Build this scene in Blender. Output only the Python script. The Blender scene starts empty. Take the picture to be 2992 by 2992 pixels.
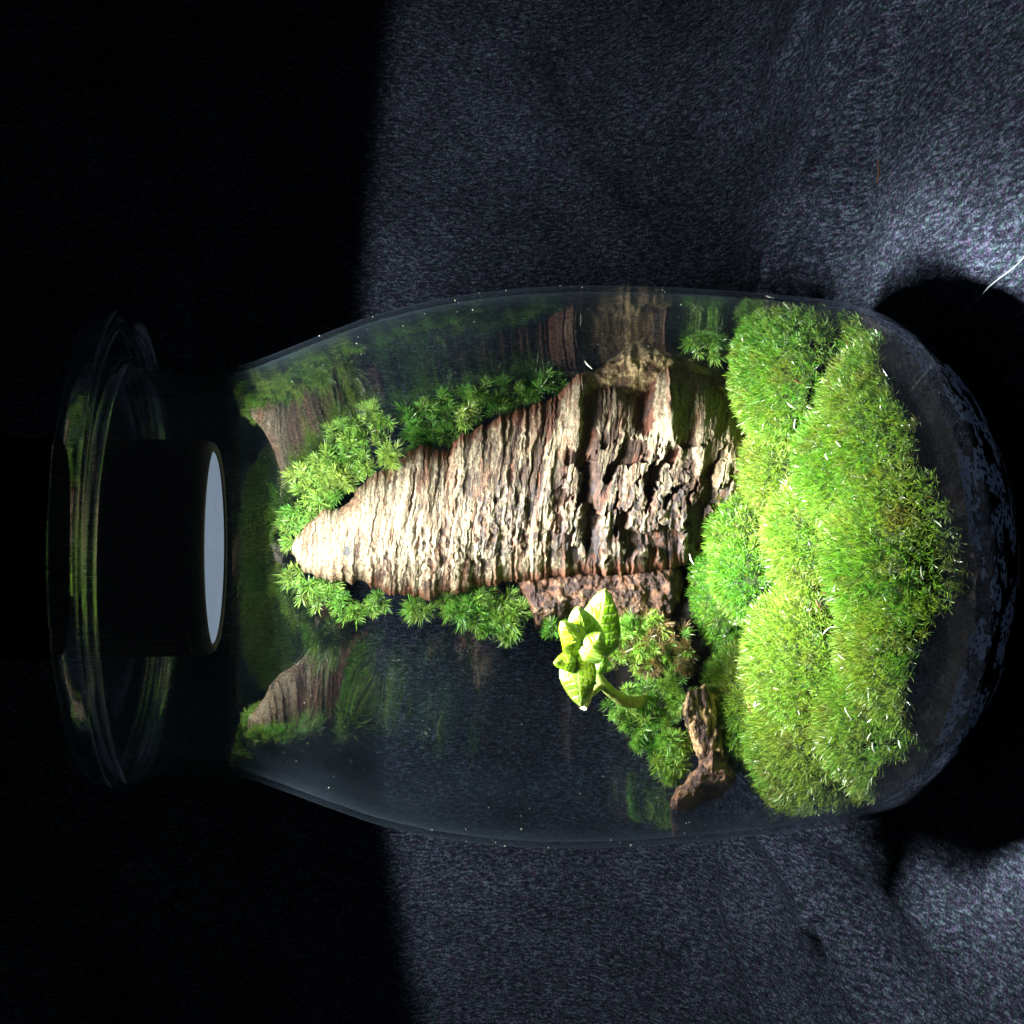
import bpy, math, random
import numpy as np
from mathutils import Matrix, Vector

# ------------------------------------------------------------------ camera, world, exposure
sc = bpy.context.scene
F_PX, CAM_D, CAM_Z, CAM_X = 2900.0, .294, .19, .0142
PITCH = math.radians(10.3)
cp, sp = math.cos(PITCH), math.sin(PITCH)
fwd = np.array([0, cp, -sp]); rgt = np.array([0, -sp, -cp]); upv = np.array([1.0, 0, 0])
CAM = np.array([CAM_X, -CAM_D, CAM_Z])
cd = bpy.data.cameras.new('camera'); cam = bpy.data.objects.new('camera', cd)
sc.collection.objects.link(cam); sc.camera = cam
cd.sensor_width = 36; cd.lens = F_PX / 2992 * 36; cd.clip_start = .01; cd.clip_end = 50
M4 = Matrix.Identity(4)
for k, v in enumerate((rgt, upv, -fwd)):
    for j in range(3): M4[j][k] = v[j]
for j in range(3): M4[j][3] = CAM[j]
cam.matrix_world = M4

world = bpy.data.worlds.new("World"); sc.world = world; world.use_nodes = True
bg = world.node_tree.nodes['Background']
bg.inputs[0].default_value = (.55, .7, 1, 1); bg.inputs[1].default_value = .007
sc.view_settings.view_transform = 'Standard'; sc.view_settings.look = 'None'
sc.view_settings.exposure = 0; sc.view_settings.gamma = 1
cy = sc.cycles
cy.max_bounces = 14; cy.transparent_max_bounces = 24; cy.glossy_bounces = 6; cy.diffuse_bounces = 4
cy.transmission_bounces = 8; cy.caustics_reflective = False; cy.caustics_refractive = False
cy.use_denoising = True; cy.sample_clamp_indirect = 4

LAMP = Vector((.0041, 0, .2242))
SPOT_W, DISC_W = 1.78, .74

# ------------------------------------------------------------------ helpers
rng = np.random.default_rng(7); random.seed(7)
K = 2992 / 1932.0     # the photo was measured on a 1932 px view

def W(px, py, y):
    """world point on the plane of depth y, seen at (px,py) of the 1932 px view"""
    px = np.asarray(px, float) * K; py = np.asarray(py, float) * K
    r = fwd[None] + ((px - 1496) / F_PX)[..., None] * rgt + ((1496 - py) / F_PX)[..., None] * upv
    t = (np.asarray(y) + CAM_D) / r[..., 1]
    return CAM + r * t[..., None]
def Wz(px, py, z):
    px = np.asarray(px, float) * K; py = np.asarray(py, float) * K
    r = fwd[None] + ((px - 1496) / F_PX)[..., None] * rgt + ((1496 - py) / F_PX)[..., None] * upv
    t = (np.asarray(z) - CAM_Z) / r[..., 2]
    return CAM + r * t[..., None]
def proj(P):
    d = P - CAM; f = d @ fwd
    return (1496 + F_PX * (d @ rgt) / f) / K, (1496 - F_PX * (d @ upv) / f) / K

def _h(i, j, k, s):
    n = (i * 374761393 + j * 668265263 + k * 1274126177 + s * 144665) & 0xffffffff
    n = ((n ^ (n >> 13)) * 1274126177) & 0xffffffff
    n = ((n ^ (n >> 16)) * 668265263) & 0xffffffff
    return ((n >> 8) & 0xffff) / 65535.0
def noise(x, y, z=0, seed=0):
    x, y, z = np.broadcast_arrays(np.asarray(x, float), np.asarray(y, float), np.asarray(z, float))
    i, j, k = (np.floor(a).astype(np.int64) for a in (x, y, z))
    f, g, h = x - i, y - j, z - k
    f, g, h = (a * a * (3 - 2 * a) for a in (f, g, h))
    o = 0
    for a in (0, 1):
        for b in (0, 1):
            for c in (0, 1):
                o = o + _h(i + a, j + b, k + c, seed) * (f if a else 1 - f) * (g if b else 1 - g) * (h if c else 1 - h)
    return o
def fbm(x, y, z=0, n=4, seed=0):
    o = 0; a = 1; t = 0
    for q in range(n):
        o = o + a * noise(x * 2**q, y * 2**q, np.asarray(z) * 2**q, seed + q); t += a; a *= .5
    return o / t
def sstep(a, b, x):
    t = np.clip((x - a) / (b - a), 0, 1); return t * t * (3 - 2 * t)
def lerp3(a, b, t):
    return np.asarray(a) * (1 - t[..., None]) + np.asarray(b) * t[..., None]

def empty(name, loc=(0, 0, 0)):
    o = bpy.data.objects.new(name, None); sc.collection.objects.link(o); o.location = loc
    o.empty_display_size = .01
    return o
def tag(o, label=None, cat=None, group=None, kind=None):
    if label: o['label'] = label
    if cat: o['category'] = cat
    if group: o['group'] = group
    if kind: o['kind'] = kind
    return o
def mesh_np(name, V, faces, mat, parent=None, col=None, smooth=True, origin=None):
    """faces: list of int arrays (n,3) or (n,4)"""
    V = np.asarray(V, float).reshape(-1, 3)
    if origin is None and parent is None: origin = (float(V[:, 0].mean()), float(V[:, 1].mean()), float(V[:, 2].min()))
    if origin is not None: V = V - np.array(origin)
    elif parent is not None: V = V - np.array(parent.matrix_world.translation if False else parent.location)
    me = bpy.data.meshes.new(name)
    nl = sum(f.size for f in faces); nf = sum(len(f) for f in faces)
    me.vertices.add(len(V)); me.loops.add(nl); me.polygons.add(nf)
    me.vertices.foreach_set('co', V.astype(np.float32).ravel())
    me.loops.foreach_set('vertex_index', np.concatenate([f.ravel() for f in faces]).astype(np.int32))
    st = []; c = 0
    for f in faces:
        st.append(c + np.arange(len(f)) * f.shape[1]); c += f.size
    me.polygons.foreach_set('loop_start', np.concatenate(st).astype(np.int32))
    me.update(calc_edges=True)
    me.polygons.foreach_set('use_smooth', np.full(nf, smooth))
    if col is not None:
        a = me.color_attributes.new('Col', 'FLOAT_COLOR', 'POINT')
        c4 = np.ones((len(V), 4), np.float32); c4[:, :3] = np.clip(np.asarray(col).reshape(-1, 3), 0, 1)
        a.data.foreach_set('color', c4.ravel())
    me.materials.append(mat)
    o = bpy.data.objects.new(name, me); sc.collection.objects.link(o)
    if parent is not None:
        o.parent = parent
        if origin is not None: o.location = Vector(origin) - parent.location
    elif origin is not None: o.location = origin
    return o
def grid_faces(nu, nv, wrap_v=False, wrap_u=False):
    u = np.arange(nu if wrap_u else nu - 1); v = np.arange(nv if wrap_v else nv - 1)
    U, Vv = np.meshgrid(u, v, indexing='ij')
    a = U * nv + Vv; b = ((U + 1) % nu) * nv + Vv
    c = ((U + 1) % nu) * nv + (Vv + 1) % nv; d = U * nv + (Vv + 1) % nv
    return np.stack([a, b, c, d], -1).reshape(-1, 4)
def lathe(profile, n=96, cx=0, cy_=0):
    p = np.asarray(profile, float); t = np.linspace(0, 2 * np.pi, n, endpoint=False)
    V = np.stack([cx + p[:, 0][:, None] * np.cos(t), cy_ + p[:, 0][:, None] * np.sin(t), np.repeat(p[:, 1][:, None], n, 1)], -1)
    return V.reshape(-1, 3), grid_faces(len(p), n, wrap_v=True)
def tube(path, rad, n=10):
    P = np.asarray(path, float); m = len(P); rad = np.broadcast_to(rad, (m,))
    T = np.gradient(P, axis=0); T /= np.linalg.norm(T, axis=1)[:, None]
    ref = np.array([0.0, 1, .01]); A = np.cross(T, ref); A /= np.linalg.norm(A, axis=1)[:, None]; B = np.cross(T, A)
    t = np.linspace(0, 2 * np.pi, n, endpoint=False)
    V = P[:, None] + rad[:, None, None] * (A[:, None] * np.cos(t)[None, :, None] + B[:, None] * np.sin(t)[None, :, None])
    V = np.concatenate([V.reshape(-1, 3), P[:1], P[-1:]])
    q = grid_faces(m, n, wrap_v=True)
    i = np.arange(n); j = (i + 1) % n
    c0 = np.stack([j, i, np.full(n, m * n)], -1); c1 = np.stack([(m - 1) * n + i, (m - 1) * n + j, np.full(n, m * n + 1)], -1)
    return V, [q, np.concatenate([c0, c1])]
def smooth_path(pts, n=40):
    pts = np.asarray(pts, float); m = len(pts); out = []
    P = np.concatenate([[2 * pts[0] - pts[1]], pts, [2 * pts[-1] - pts[-2]]])
    for u in np.linspace(0, m - 1 - 1e-6, n):
        i = int(u); t = u - i; a, b, c, d = P[i:i + 4]
        out.append(.5 * (2 * b + (c - a) * t + (2 * a - 5 * b + 4 * c - d) * t * t + (3 * b - a - 3 * c + d) * t ** 3))
    return np.array(out)

# ------------------------------------------------------------------ materials
class N:
    def __init__(s, name):
        s.m = bpy.data.materials.new(name); s.m.use_nodes = True; s.t = s.m.node_tree; s.t.nodes.clear()
        s.out = s.t.nodes.new('ShaderNodeOutputMaterial')
    def n(s, typ, **kw):
        nd = s.t.nodes.new('ShaderNode' + typ)
        for k, v in kw.items():
            if k.startswith('_'): setattr(nd, k[1:], v)
        for k, v in kw.items():
            if not k.startswith('_'):
                key = int(k[1:]) if k[0] == 'i' and k[1:].isdigit() else k.replace('0', ' ')
                if isinstance(v, bpy.types.NodeSocket): s.t.links.new(v, nd.inputs[key])
                else: nd.inputs[key].default_value = v
        return nd
    def link(s, a, b): s.t.links.new(a, b)
    def surf(s, sock): s.link(sock, s.out.inputs[0]); return s.m
    def math(s, op, a, b=0.0, c=None):
        kw = dict(_operation=op, i0=a, i1=b)
        if c is not None: kw['i2'] = c
        return s.n('Math', **kw).outputs[0]
    def ramp(s, fac, stops):
        r = s.n('ValToRGB', Fac=fac); e = r.color_ramp.elements
        while len(e) < len(stops): e.new(.5)
        for k, (p, c) in enumerate(stops): e[k].position = p; e[k].color = (*c, 1)
        return r.outputs[0]
    def obj(s, scale=(1, 1, 1), rot=(0, 0, 0)):
        tc = s.n('TexCoord'); mp = s.n('Mapping', i0=tc.outputs['Object'], Scale=scale, Rotation=rot)
        return mp.outputs[0]

def glass_mat(name, tint, ior=1.5, rough=0.0, haze_sheen=.0, wet=0.0):
    n = N(name)
    geo = n.n('NewGeometry')
    i = n.math('MULTIPLY_ADD', geo.outputs['Backfacing'], 1 / ior - ior, ior)     # thin pane: same Fresnel from either side
    fr = n.n('Fresnel', IOR=i)
    tr = n.n('BsdfTransparent', Color=(*tint, 1))
    gl = n.n('BsdfGlossy', Color=(1, 1, 1, 1), Roughness=rough)
    ff = fr.outputs[0]
    if wet:                                                                        # wet soil touches the glass here: hardly any mirror
        zz_ = n.n('SeparateXYZ', Vector=n.obj()); ff = n.math('MULTIPLY', ff, n.n('MapRange', i0=zz_.outputs['Z'], i1=.040, i2=.050, i3=wet, i4=1.0).outputs[0])
    mx = n.n('MixShader', i0=ff, i1=tr.outputs[0], i2=gl.outputs[0])
    if haze_sheen:                                                                     # thin haze film, tinted blue to put the glass's sheen into its colour
        no = n.n('TexNoise', Vector=n.obj((1, 1, .5)), Scale=28.0, Detail=5.0, Roughness=.7)
        lw = n.n('LayerWeight', Blend=.5); cosv = n.math('SUBTRACT', 1.0, lw.outputs['Facing'])     # a film's path grows as it is seen edge-on
        f = n.math('MULTIPLY', n.math('MULTIPLY_ADD', n.n('MapRange', i0=no.outputs[0], i1=.40, i2=.8).outputs[0], .9, .35), n.math('DIVIDE', haze_sheen, n.math('ADD', cosv, .04)))
        sx = n.n('SeparateXYZ', Vector=n.obj())                                    # painted haze fades out low down so the base stays dark
        f = n.math('MULTIPLY', n.math('MINIMUM', f, .3), n.n('MapRange', i0=sx.outputs['Z'], i1=.050, i2=.075).outputs[0])
        df = n.n('BsdfDiffuse', Color=(.55, .75, 1, 1))
        mx = n.n('MixShader', i0=f, i1=mx.outputs[0], i2=df.outputs[0])
    return n.surf(mx.outputs[0])
M = {}
M['glass'] = glass_mat('clear_glass', (.93, .96, .975), 1.42, 0.0, .0022)
M['glass_in'] = glass_mat('wet_inner_glass', (.93, .96, .975), 2.2, 0.0, .0036, .06)
M['lid_glass'] = glass_mat('lid_glass', (.86, .89, .92), 1.9, 0.0, .002)

def principled(name, col=None, rough=.5, attr=False, bump=None, spec=.5, **kw):
    n = N(name); b = n.n('BsdfPrincipled', Roughness=rough)
    b.inputs['Specular IOR Level'].default_value = spec
    if attr: n.link(n.n('Attribute', _attribute_name='Col').outputs['Color'], b.inputs['Base Color'])
    elif col: b.inputs['Base Color'].default_value = (*col, 1)
    if bump:
        sc_, st, dist, mscale = bump
        no = n.n('TexNoise', Vector=n.obj(mscale), Scale=sc_, Detail=6.0, Roughness=.65)
        n.link(n.n('Bump', Strength=st, Distance=dist, Height=no.outputs[0]).outputs[0], b.inputs['Normal'])
    for k, v in kw.items(): b.inputs[k.replace('_', ' ')].default_value = v
    return n.surf(b.outputs[0])
M['bark'] = principled('cork_bark', attr=True, rough=.62, spec=.45, bump=(900, .9, .0006, (.3, 1, 1)))
def bark_mat(name, stretch, lo, rough, specl):
    n = N(name); c = n.n('Attribute', _attribute_name='Col').outputs['Color']
    a = n.n('TexNoise', Vector=n.obj(stretch), Scale=1200.0, Detail=6.0, Roughness=.75)
    b_ = n.n('TexNoise', Vector=n.obj((.8, 1, 1)), Scale=1900.0, Detail=4.0, Roughness=.75)
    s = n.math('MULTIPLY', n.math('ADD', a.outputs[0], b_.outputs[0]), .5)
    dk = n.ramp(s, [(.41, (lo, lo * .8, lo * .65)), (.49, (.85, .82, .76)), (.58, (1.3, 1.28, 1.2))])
    mx = n.n('Mix', _data_type='RGBA', _blend_type='MULTIPLY'); mx.inputs[0].default_value = 1
    n.link(c, mx.inputs[6]); n.link(dk, mx.inputs[7])
    p = n.n('BsdfPrincipled', i0=mx.outputs[2], Roughness=rough); p.inputs['Specular IOR Level'].default_value = specl
    n.link(n.n('Bump', Strength=1.0, Distance=.0011, Height=s).outputs[0], p.inputs['Normal'])
    return n.surf(p.outputs[0])
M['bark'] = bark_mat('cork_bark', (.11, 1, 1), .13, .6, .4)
M['rough_wood'] = bark_mat('rough_wood', (.7, .7, .7), .16, .45, .6)
M['wood'] = principled('driftwood', attr=True, rough=.5, spec=.6, bump=(900, 1, .0006, (1, 1, 1)))
M['soil'] = principled('dark_soil', col=(.006, .0048, .004), rough=.65, spec=.15, bump=(700, 1, .0015, (1, 1, 1)))
M['black'] = principled('black_anodised', col=(.0025, .0025, .003), rough=.6, spec=.15)
M['stem'] = principled('pale_stem', attr=True, rough=.4, bump=(900, .4, .0003, (1, 1, 1)), Subsurface_Weight=.2, Subsurface_Scale=.002)
M['flake'] = principled('pale_flake', col=(.75, .78, .6), rough=.5)
M['needle'] = principled('brown_needle', col=(.12, .035, .015), rough=.6)
M['thread'] = principled('white_thread', col=(.6, .65, .7), rough=.5)
M['hair'] = principled('orange_hair', col=(.35, .13, .05), rough=.5)
M['pebble'] = principled('orange_pebble', col=(.4, .1, .02), rough=.6, bump=(500, .6, .001, (1, 1, 1)))

def leafy(name, transl=.4, gloss=.12, rough=.35):
    n = N(name); c = n.n('Attribute', _attribute_name='Col').outputs['Color']
    tc = n.n('Mix', _data_type='RGBA', _blend_type='MULTIPLY'); tc.inputs[0].default_value = 1
    n.link(c, tc.inputs[6]); tc.inputs[7].default_value = (1.0, 1.0, .55, 1)
    d = n.n('BsdfDiffuse', Color=c); t = n.n('BsdfTranslucent', Color=tc.outputs[2])
    m1 = n.n('MixShader', i0=transl, i1=d.outputs[0], i2=t.outputs[0])
    g = n.n('BsdfGlossy', Color=(1, 1, 1, 1), Roughness=rough)
    lw = n.n('LayerWeight', Blend=.35)
    f = n.math('MULTIPLY_ADD', lw.outputs['Fresnel'], gloss * 2.5, gloss * .2)
    return n.surf(n.n('MixShader', i0=n.math('MINIMUM', f, .35), i1=m1.outputs[0], i2=g.outputs[0]).outputs[0])
M['moss'] = leafy('moss_leaf', .45)
M['leaf'] = leafy('variegated_leaf', .5, .05, .35)

def cloth_mat():
    n = N('black_felt')
    a = n.obj((1, 1, 1))
    t1 = n.n('Mapping', i0=a, Rotation=(0, 0, .9), Scale=(1, .30, .36))
    f1 = n.n('TexNoise', Vector=t1.outputs[0], Scale=900.0, Detail=5.0, Roughness=.8)
    f2 = n.n('TexNoise', Vector=a, Scale=1300.0, Detail=2.0)
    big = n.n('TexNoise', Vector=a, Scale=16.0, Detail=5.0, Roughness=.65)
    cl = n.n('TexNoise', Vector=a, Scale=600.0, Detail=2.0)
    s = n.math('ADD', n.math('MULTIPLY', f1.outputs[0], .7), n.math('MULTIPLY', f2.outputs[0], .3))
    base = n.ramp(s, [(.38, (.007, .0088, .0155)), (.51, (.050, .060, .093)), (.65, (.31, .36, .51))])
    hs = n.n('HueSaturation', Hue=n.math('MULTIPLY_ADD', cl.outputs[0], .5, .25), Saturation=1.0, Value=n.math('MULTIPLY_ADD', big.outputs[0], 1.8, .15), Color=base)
    b = n.n('BsdfPrincipled', i0=hs.outputs[0], Roughness=.85)
    b.inputs['Specular IOR Level'].default_value = .1
    bp = n.n('Bump', Strength=.8, Distance=.0012, Height=s)
    n.link(bp.outputs[0], b.inputs['Normal'])
    return n.surf(b.outputs[0])
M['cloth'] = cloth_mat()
M['fibre'] = principled('felt_fibre', attr=True, rough=.7)

# ------------------------------------------------------------------ cloth: table top and backdrop in one sweep
YB, RC = .225, .14
def build_cloth():
    xs = np.linspace(-.42, .45, 560)
    Y0 = -.13; L1 = YB - RC - Y0; arc = RC * math.pi / 2; L = L1 + arc + .55
    ss = np.linspace(0, L, 640)
    S, X = np.meshgrid(ss, xs, indexing='ij')
    a = np.clip((S - L1) / RC, 0, math.pi / 2)
    y = np.where(S < L1, Y0 + S, YB - RC + RC * np.sin(a)); z = np.where(S < L1, 0, RC - RC * np.cos(a)) + np.clip(S - L1 - arc, 0, None)
    ny, nz = -np.sin(a), np.cos(a)
    r = np.hypot(X, y); away = sstep(.055, .10, r + z)
    def fold(p, q, w, hgt, taper=.03):
        p, q = np.array(p), np.array(q); d = q - p; l = np.linalg.norm(d); d = d / l
        u = (X - p[0]) * d[0] + (S + Y0 - p[1]) * d[1]; v = -(X - p[0]) * d[1] + (S + Y0 - p[1]) * d[0]
        v = v + .006 * np.sin(u * 40)
        e = sstep(-taper * .3, taper * .3, u) * sstep(l + taper, l - taper, u)
        return hgt * e * np.where(v > 0, np.exp(-(v / w) ** 2), np.exp(-(v / (w * .45)) ** 2))
    h = fold((.108, .092), (.20, -.03), .013, .011) + fold((.20, .10), (.32, -.02), .016, .005)
    h += fold((-.103, .088), (-.20, .0), .013, .010) + fold((-.12, .14), (-.26, .10), .016, .005) + fold((.10, .16), (.26, .26), .02, .005)
    h += (fbm(X * 9, S * 9, 0, 3, 5) - .5) * .014 + (fbm(X * 30, S * 30, 0, 3, 9) - .5) * .0035 + (fbm(X * 160, S * 160, 0, 2, 19) - .5) * .0009
    h += fold((.100, .122), (.150, .066), .011, .012, .012) + fold((-.150, .06), (-.115, .13), .012, .009, .012)
    h += fold((.13, .13), (.30, -.10), .02, .004) + fold((.06, .20), (.34, .20), .02, .006) + fold((-.09, .12), (-.16, -.12), .014, .007)
    h = h * away
    h = np.where(S < L1, np.maximum(h, -.0035), h)
    V = np.stack([X, y + ny * h, z + nz * h], -1)
    o = mesh_np('tabletop_cloth', V, [grid_faces(640, 560)[:, ::-1]], M['cloth'], origin=(0, 0, 0))
    tag(o, kind='structure')
    # short loose fibres standing out of the felt
    k = 34000
    i = rng.integers(60, 560, k); j = rng.integers(0, 560, k)
    P = V[i, j] + rng.normal(0, .0007, (k, 3)) * [1, 1, 0]
    nn = np.stack([np.zeros(k), ny[i, j], nz[i, j]], -1)
    d = rng.normal(0, 1, (k, 3)) + np.array([.9, -.7, -.4]); d -= nn * (d * nn).sum(1)[:, None] * .75; d /= np.linalg.norm(d, axis=1)[:, None]
    ln = rng.uniform(.0008, .0028, k); wd = rng.uniform(.00005, .00011, k)
    g = rng.uniform(.04, .32, k) ** 1.4; tint = np.stack([g * rng.uniform(.75, 1.05, k), g, g * rng.uniform(1.05, 1.5, k)], -1)
    V2, fc, c2 = blades(P + nn * .0002, d, ln, wd, tint, tint, rng.normal(0, .35, (k, 3)))
    keep = V2
    f = mesh_np('felt_fibres', V2, fc, M['fibre'], o, c2, origin=(0, 0, 0)); f['kind'] = 'stuff'

def blades(P, D, L, Wd, c0, c1, bend):
    """narrow tapering leaves: 7 verts, 3 faces each"""
    n = len(P); D = D / np.linalg.norm(D, axis=1)[:, None]
    s = np.cross(D, rng.normal(0, 1, (n, 3))); s /= np.linalg.norm(s, axis=1)[:, None] + 1e-9
    ts = np.array([0, .38, .75, 1.0]); ws = np.array([.55, 1, .72, 0])
    C = P[:, None] + D[:, None] * (L[:, None] * ts)[..., None] + bend[:, None] * (L[:, None] * ts ** 2)[..., None]
    off = s[:, None] * (Wd[:, None] * ws)[..., None]
    V = np.empty((n, 7, 3)); V[:, 0::2][:, :3] = (C - off)[:, :3]; V[:, 1::2] = (C + off)[:, :3]; V[:, 6] = C[:, 3]
    b = np.arange(n)[:, None] * 7
    q = np.concatenate([b + [0, 1, 3, 2], b + [2, 3, 5, 4]]); t = b + np.array([4, 5, 6])
    tt = np.array([0, 0, .45, .45, .8, .8, 1.0])
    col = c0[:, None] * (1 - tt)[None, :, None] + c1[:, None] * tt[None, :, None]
    return V.reshape(-1, 3), [q, t], col.reshape(-1, 3)
build_cloth()

# ------------------------------------------------------------------ glass jar
PROF = [(.0, .034), (.0015, .046), (.006, .0565), (.014, .067), (.022, .0742), (.032, .0785), (.045, .0808), (.065, .0820), (.085, .0826), (.105, .0828), (.12, .0824),
        (.135, .0813), (.15, .0793), (.165, .0762), (.179, .0722), (.193, .0665), (.203, .0622), (.212, .0586), (.220, .0566), (.236, .0560), (.243, .0572)]
pz = np.array([a for a, b in PROF]); pr = np.array([b for a, b in PROF])
def smooth_prof(nn=90):
    z = np.linspace(0, .243, 600); r = np.interp(z, pz, pr)
    for _ in range(60): r[1:-1] = (r[:-2] + 2 * r[1:-1] + r[2:]) / 4
    zz = np.concatenate([np.linspace(0, .03, 34), np.linspace(.032, .243, nn)])
    return zz, np.interp(zz, z, r)
JZ, JR = smooth_prof()
def inner_r(z): return np.interp(z, JZ, JR) - .0018 - .0015 * (1 - sstep(0, .03, np.asarray(z)))
TH = .0016
jar = empty('glass_jar', (-.0002, 0, 0)); jar.rotation_euler = (0, math.radians(-.55), 0)
tag(jar, 'large clear glass jar with narrow neck holding moss and cork bark', 'jar')
prof = [(1e-5, .0012)] + [(r, z) for r, z in zip(JR, JZ)]
V, f = lathe(prof, 160); o = mesh_np('outer_wall', V, [f[:, ::-1]], M['glass'], jar, origin=(0, 0, 0)); o.location = (0, 0, 0)
zin = np.concatenate([np.linspace(.004, .03, 30), np.linspace(.033, .243, 90)])
prof = [(1e-5, .004)] + [(float(inner_r(z)), float(z)) for z in zin]
V, f = lathe(prof, 160); o = mesh_np('inner_wall', V, [f], M['glass_in'], jar, origin=(0, 0, 0)); o.location = (0, 0, 0)
rr = []
for a in np.linspace(0, 2 * np.pi, 18, endpoint=False): rr.append((.0578 + .0022 * math.cos(a), .2435 + .0016 * math.sin(a)))
V, f = lathe(rr + rr[:1], 160); o = mesh_np('rim', V, [f], M['glass_in'], jar, origin=(0, 0, 0)); o.location = (0, 0, 0)

# clear lid disc with a turned-down lip, sitting a little off-centre
lid = empty('glass_lid', (.0041, 0, .2465)); tag(lid, 'clear round disc lid resting on the neck of the jar around the lamp', 'lid')
pl = [(.0312, .2462), (.060, .2462), (.0635, .2458), (.0660, .2440), (.0672, .2442), (.0680, .2458), (.0678, .2485), (.0665, .2503), (.064, .2510), (.0312, .2510), (.0312, .2462)]
V, f = lathe(pl, 160, .0041); mesh_np('plate', V, [f], M['lid_glass'], lid, smooth=True)
pl = [(.0595, .2468)] + [(.0612 + .0011 * math.cos(a), .2452 + .0011 * math.sin(a)) for a in np.linspace(0, 2 * np.pi, 14)]
V, f = lathe(pl[1:], 160, .0041); mesh_np('seal_ring', V, [f], M['lid_glass'], lid)

# ------------------------------------------------------------------ lamp
lamp = empty('terrarium_lamp', (.0041, 0, .2215)); tag(lamp, 'black cylindrical lamp hanging in the jar neck with a pale round light face', 'lamp')
t = np.linspace(0, 2 * np.pi, 480, endpoint=False)
rib = .0299 + .0007 * (np.sign(np.sin(t * 60)) * .5 + .5)
hz = np.array([.2268, .2275, .29, .2915]); hk = np.array([.985, 1, 1, .97])
V = np.stack([.0041 + rib[None] * hk[:, None] * np.cos(t), rib[None] * hk[:, None] * np.sin(t), np.repeat(hz[:, None], 480, 1)], -1)
V = np.concatenate([V.reshape(-1, 3), [[.0041, 0, .2915]]])
i = np.arange(480); cap = np.stack([3 * 480 + i, 3 * 480 + (i + 1) % 480, np.full(480, 4 * 480)], -1)
mesh_np('housing', V, [grid_faces(4, 480, wrap_v=True), cap], M['black'], lamp, smooth=False)
bz = [(.0303, .2275), (.0305, .2262), (.0303, .2240), (.0296, .2227), (.0286, .2222), (.0277, .2226), (.0274, .2236), (.0274, .2260)]
V, f = lathe(bz, 128, .0041); mesh_np('bezel', V, [f], M['black'], lamp)
n = N('frosted_diffuser')
b = n.n('BsdfPrincipled', Roughness=.5); b.inputs['Specular IOR Level'].default_value = 0; b.inputs['Base Color'].default_value = (.03, .032, .036, 1)
vo = n.n('TexVoronoi', Vector=n.obj(), Scale=1000.0)
no = n.n('TexNoise', Vector=n.obj(), Scale=500.0, Detail=3.0)
dots = n.math('MULTIPLY', n.math('LESS_THAN', vo.outputs['Distance'], .30), n.math('GREATER_THAN', no.outputs[0], .56))
no2 = n.n('TexNoise', Vector=n.obj(), Scale=45.0, Detail=4.0)
st = n.math('ADD', n.math('MULTIPLY', dots, .35), n.math('MULTIPLY_ADD', no2.outputs[0], .14, .82))
b.inputs['Emission Color'].default_value = (.275, .335, .43, 1); n.link(st, b.inputs['Emission Strength'])
M['diffuser'] = n.surf(b.outputs[0])
V, f = lathe([(1e-5, .2229), (.0150, .2229), (.0272, .2231), (.0276, .2240)], 128, .0041); mesh_np('diffuser', V, [f[:, ::-1]], M['diffuser'], lamp)
def add_light(name, typ, loc, power, **kw):
    l = bpy.data.lights.new(name, typ); l.energy = power; l.color = (1, .975, .93)
    for k, v in kw.items(): setattr(l, k, v)
    o = bpy.data.objects.new(name, l); sc.collection.objects.link(o); o.parent = lamp; o.location = Vector(loc) - lamp.location
    return o
for q in range(9):     # the light-emitting chips behind the diffuser
    a = q * 2 * math.pi / 8; r_ = 0 if q == 8 else .0185
    sl = add_light('lamp_chip', 'SPOT', (.0041 + r_ * math.cos(a), r_ * math.sin(a), .2175), SPOT_W / 9, spot_size=math.radians(160), spot_blend=.05, shadow_soft_size=.0045)
    sl.rotation_euler = (0, math.radians(-1.8), 0)
al = add_light('lamp_glow', 'AREA', (.0041, 0, .2215), DISC_W, shape='DISK', size=.05, spread=math.radians(58))

# ------------------------------------------------------------------ soil body filling the base of the jar
def soil_z(x, y):
    z = .043 + .06 * np.clip(y, -.09, .05)
    bank = sstep(.032, .052, y) * sstep(-.004, -.022, x) * .036
    rear = sstep(.03, .06, y) * .004
    z = z - .0028 * sstep(.058, .074, np.hypot(x, y)) * sstep(.03, -.01, y)
    return z + bank + rear + (fbm(x * 260, y * 260, 0, 3, 3) - .5) * .003
def build_soil():
    nr, nt = 60, 220
    t = np.linspace(0, 2 * np.pi, nt, endpoint=False); rf = np.linspace(0, 1, nr)
    Rr, T = np.meshgrid(rf, t, indexing='ij')
    X = .0785 * Rr * np.cos(T); Y = .0785 * Rr * np.sin(T); Z = soil_z(X, Y)
    rmax = inner_r(Z) - .0007; X = rmax * Rr * np.cos(T); Y = rmax * Rr * np.sin(T)
    top = np.stack([X, Y, Z], -1)
    side = []
    for q in np.linspace(0, 1, 70)[1:]:
        z = Z[-1] * (1 - q) + .0050 * q
        lump = .0004 + .0022 * sstep(.35, .65, fbm(t * 34, z * 420, 0, 2, 11))
        r = inner_r(z) - lump
        side.append(np.stack([r * np.cos(t), r * np.sin(t), z], -1))
    V = np.concatenate([top, np.array(side)], 0); nu = V.shape[0]
    V2 = np.concatenate([V.reshape(-1, 3), [[0, 0, .0055]]])
    i = np.arange(nt); cap = np.stack([(nu - 1) * nt + i, (nu - 1) * nt + (i + 1) % nt, np.full(nt, nu * nt)], -1)
    o = mesh_np('soil', V2, [grid_faces(nu, nt, wrap_v=True), cap], M['soil'], origin=(0, 0, .005)); tag(o, kind='stuff')
    o['label'] = 'dark wet soil filling the bottom of the glass jar'; o['category'] = 'soil'
build_soil()
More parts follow.
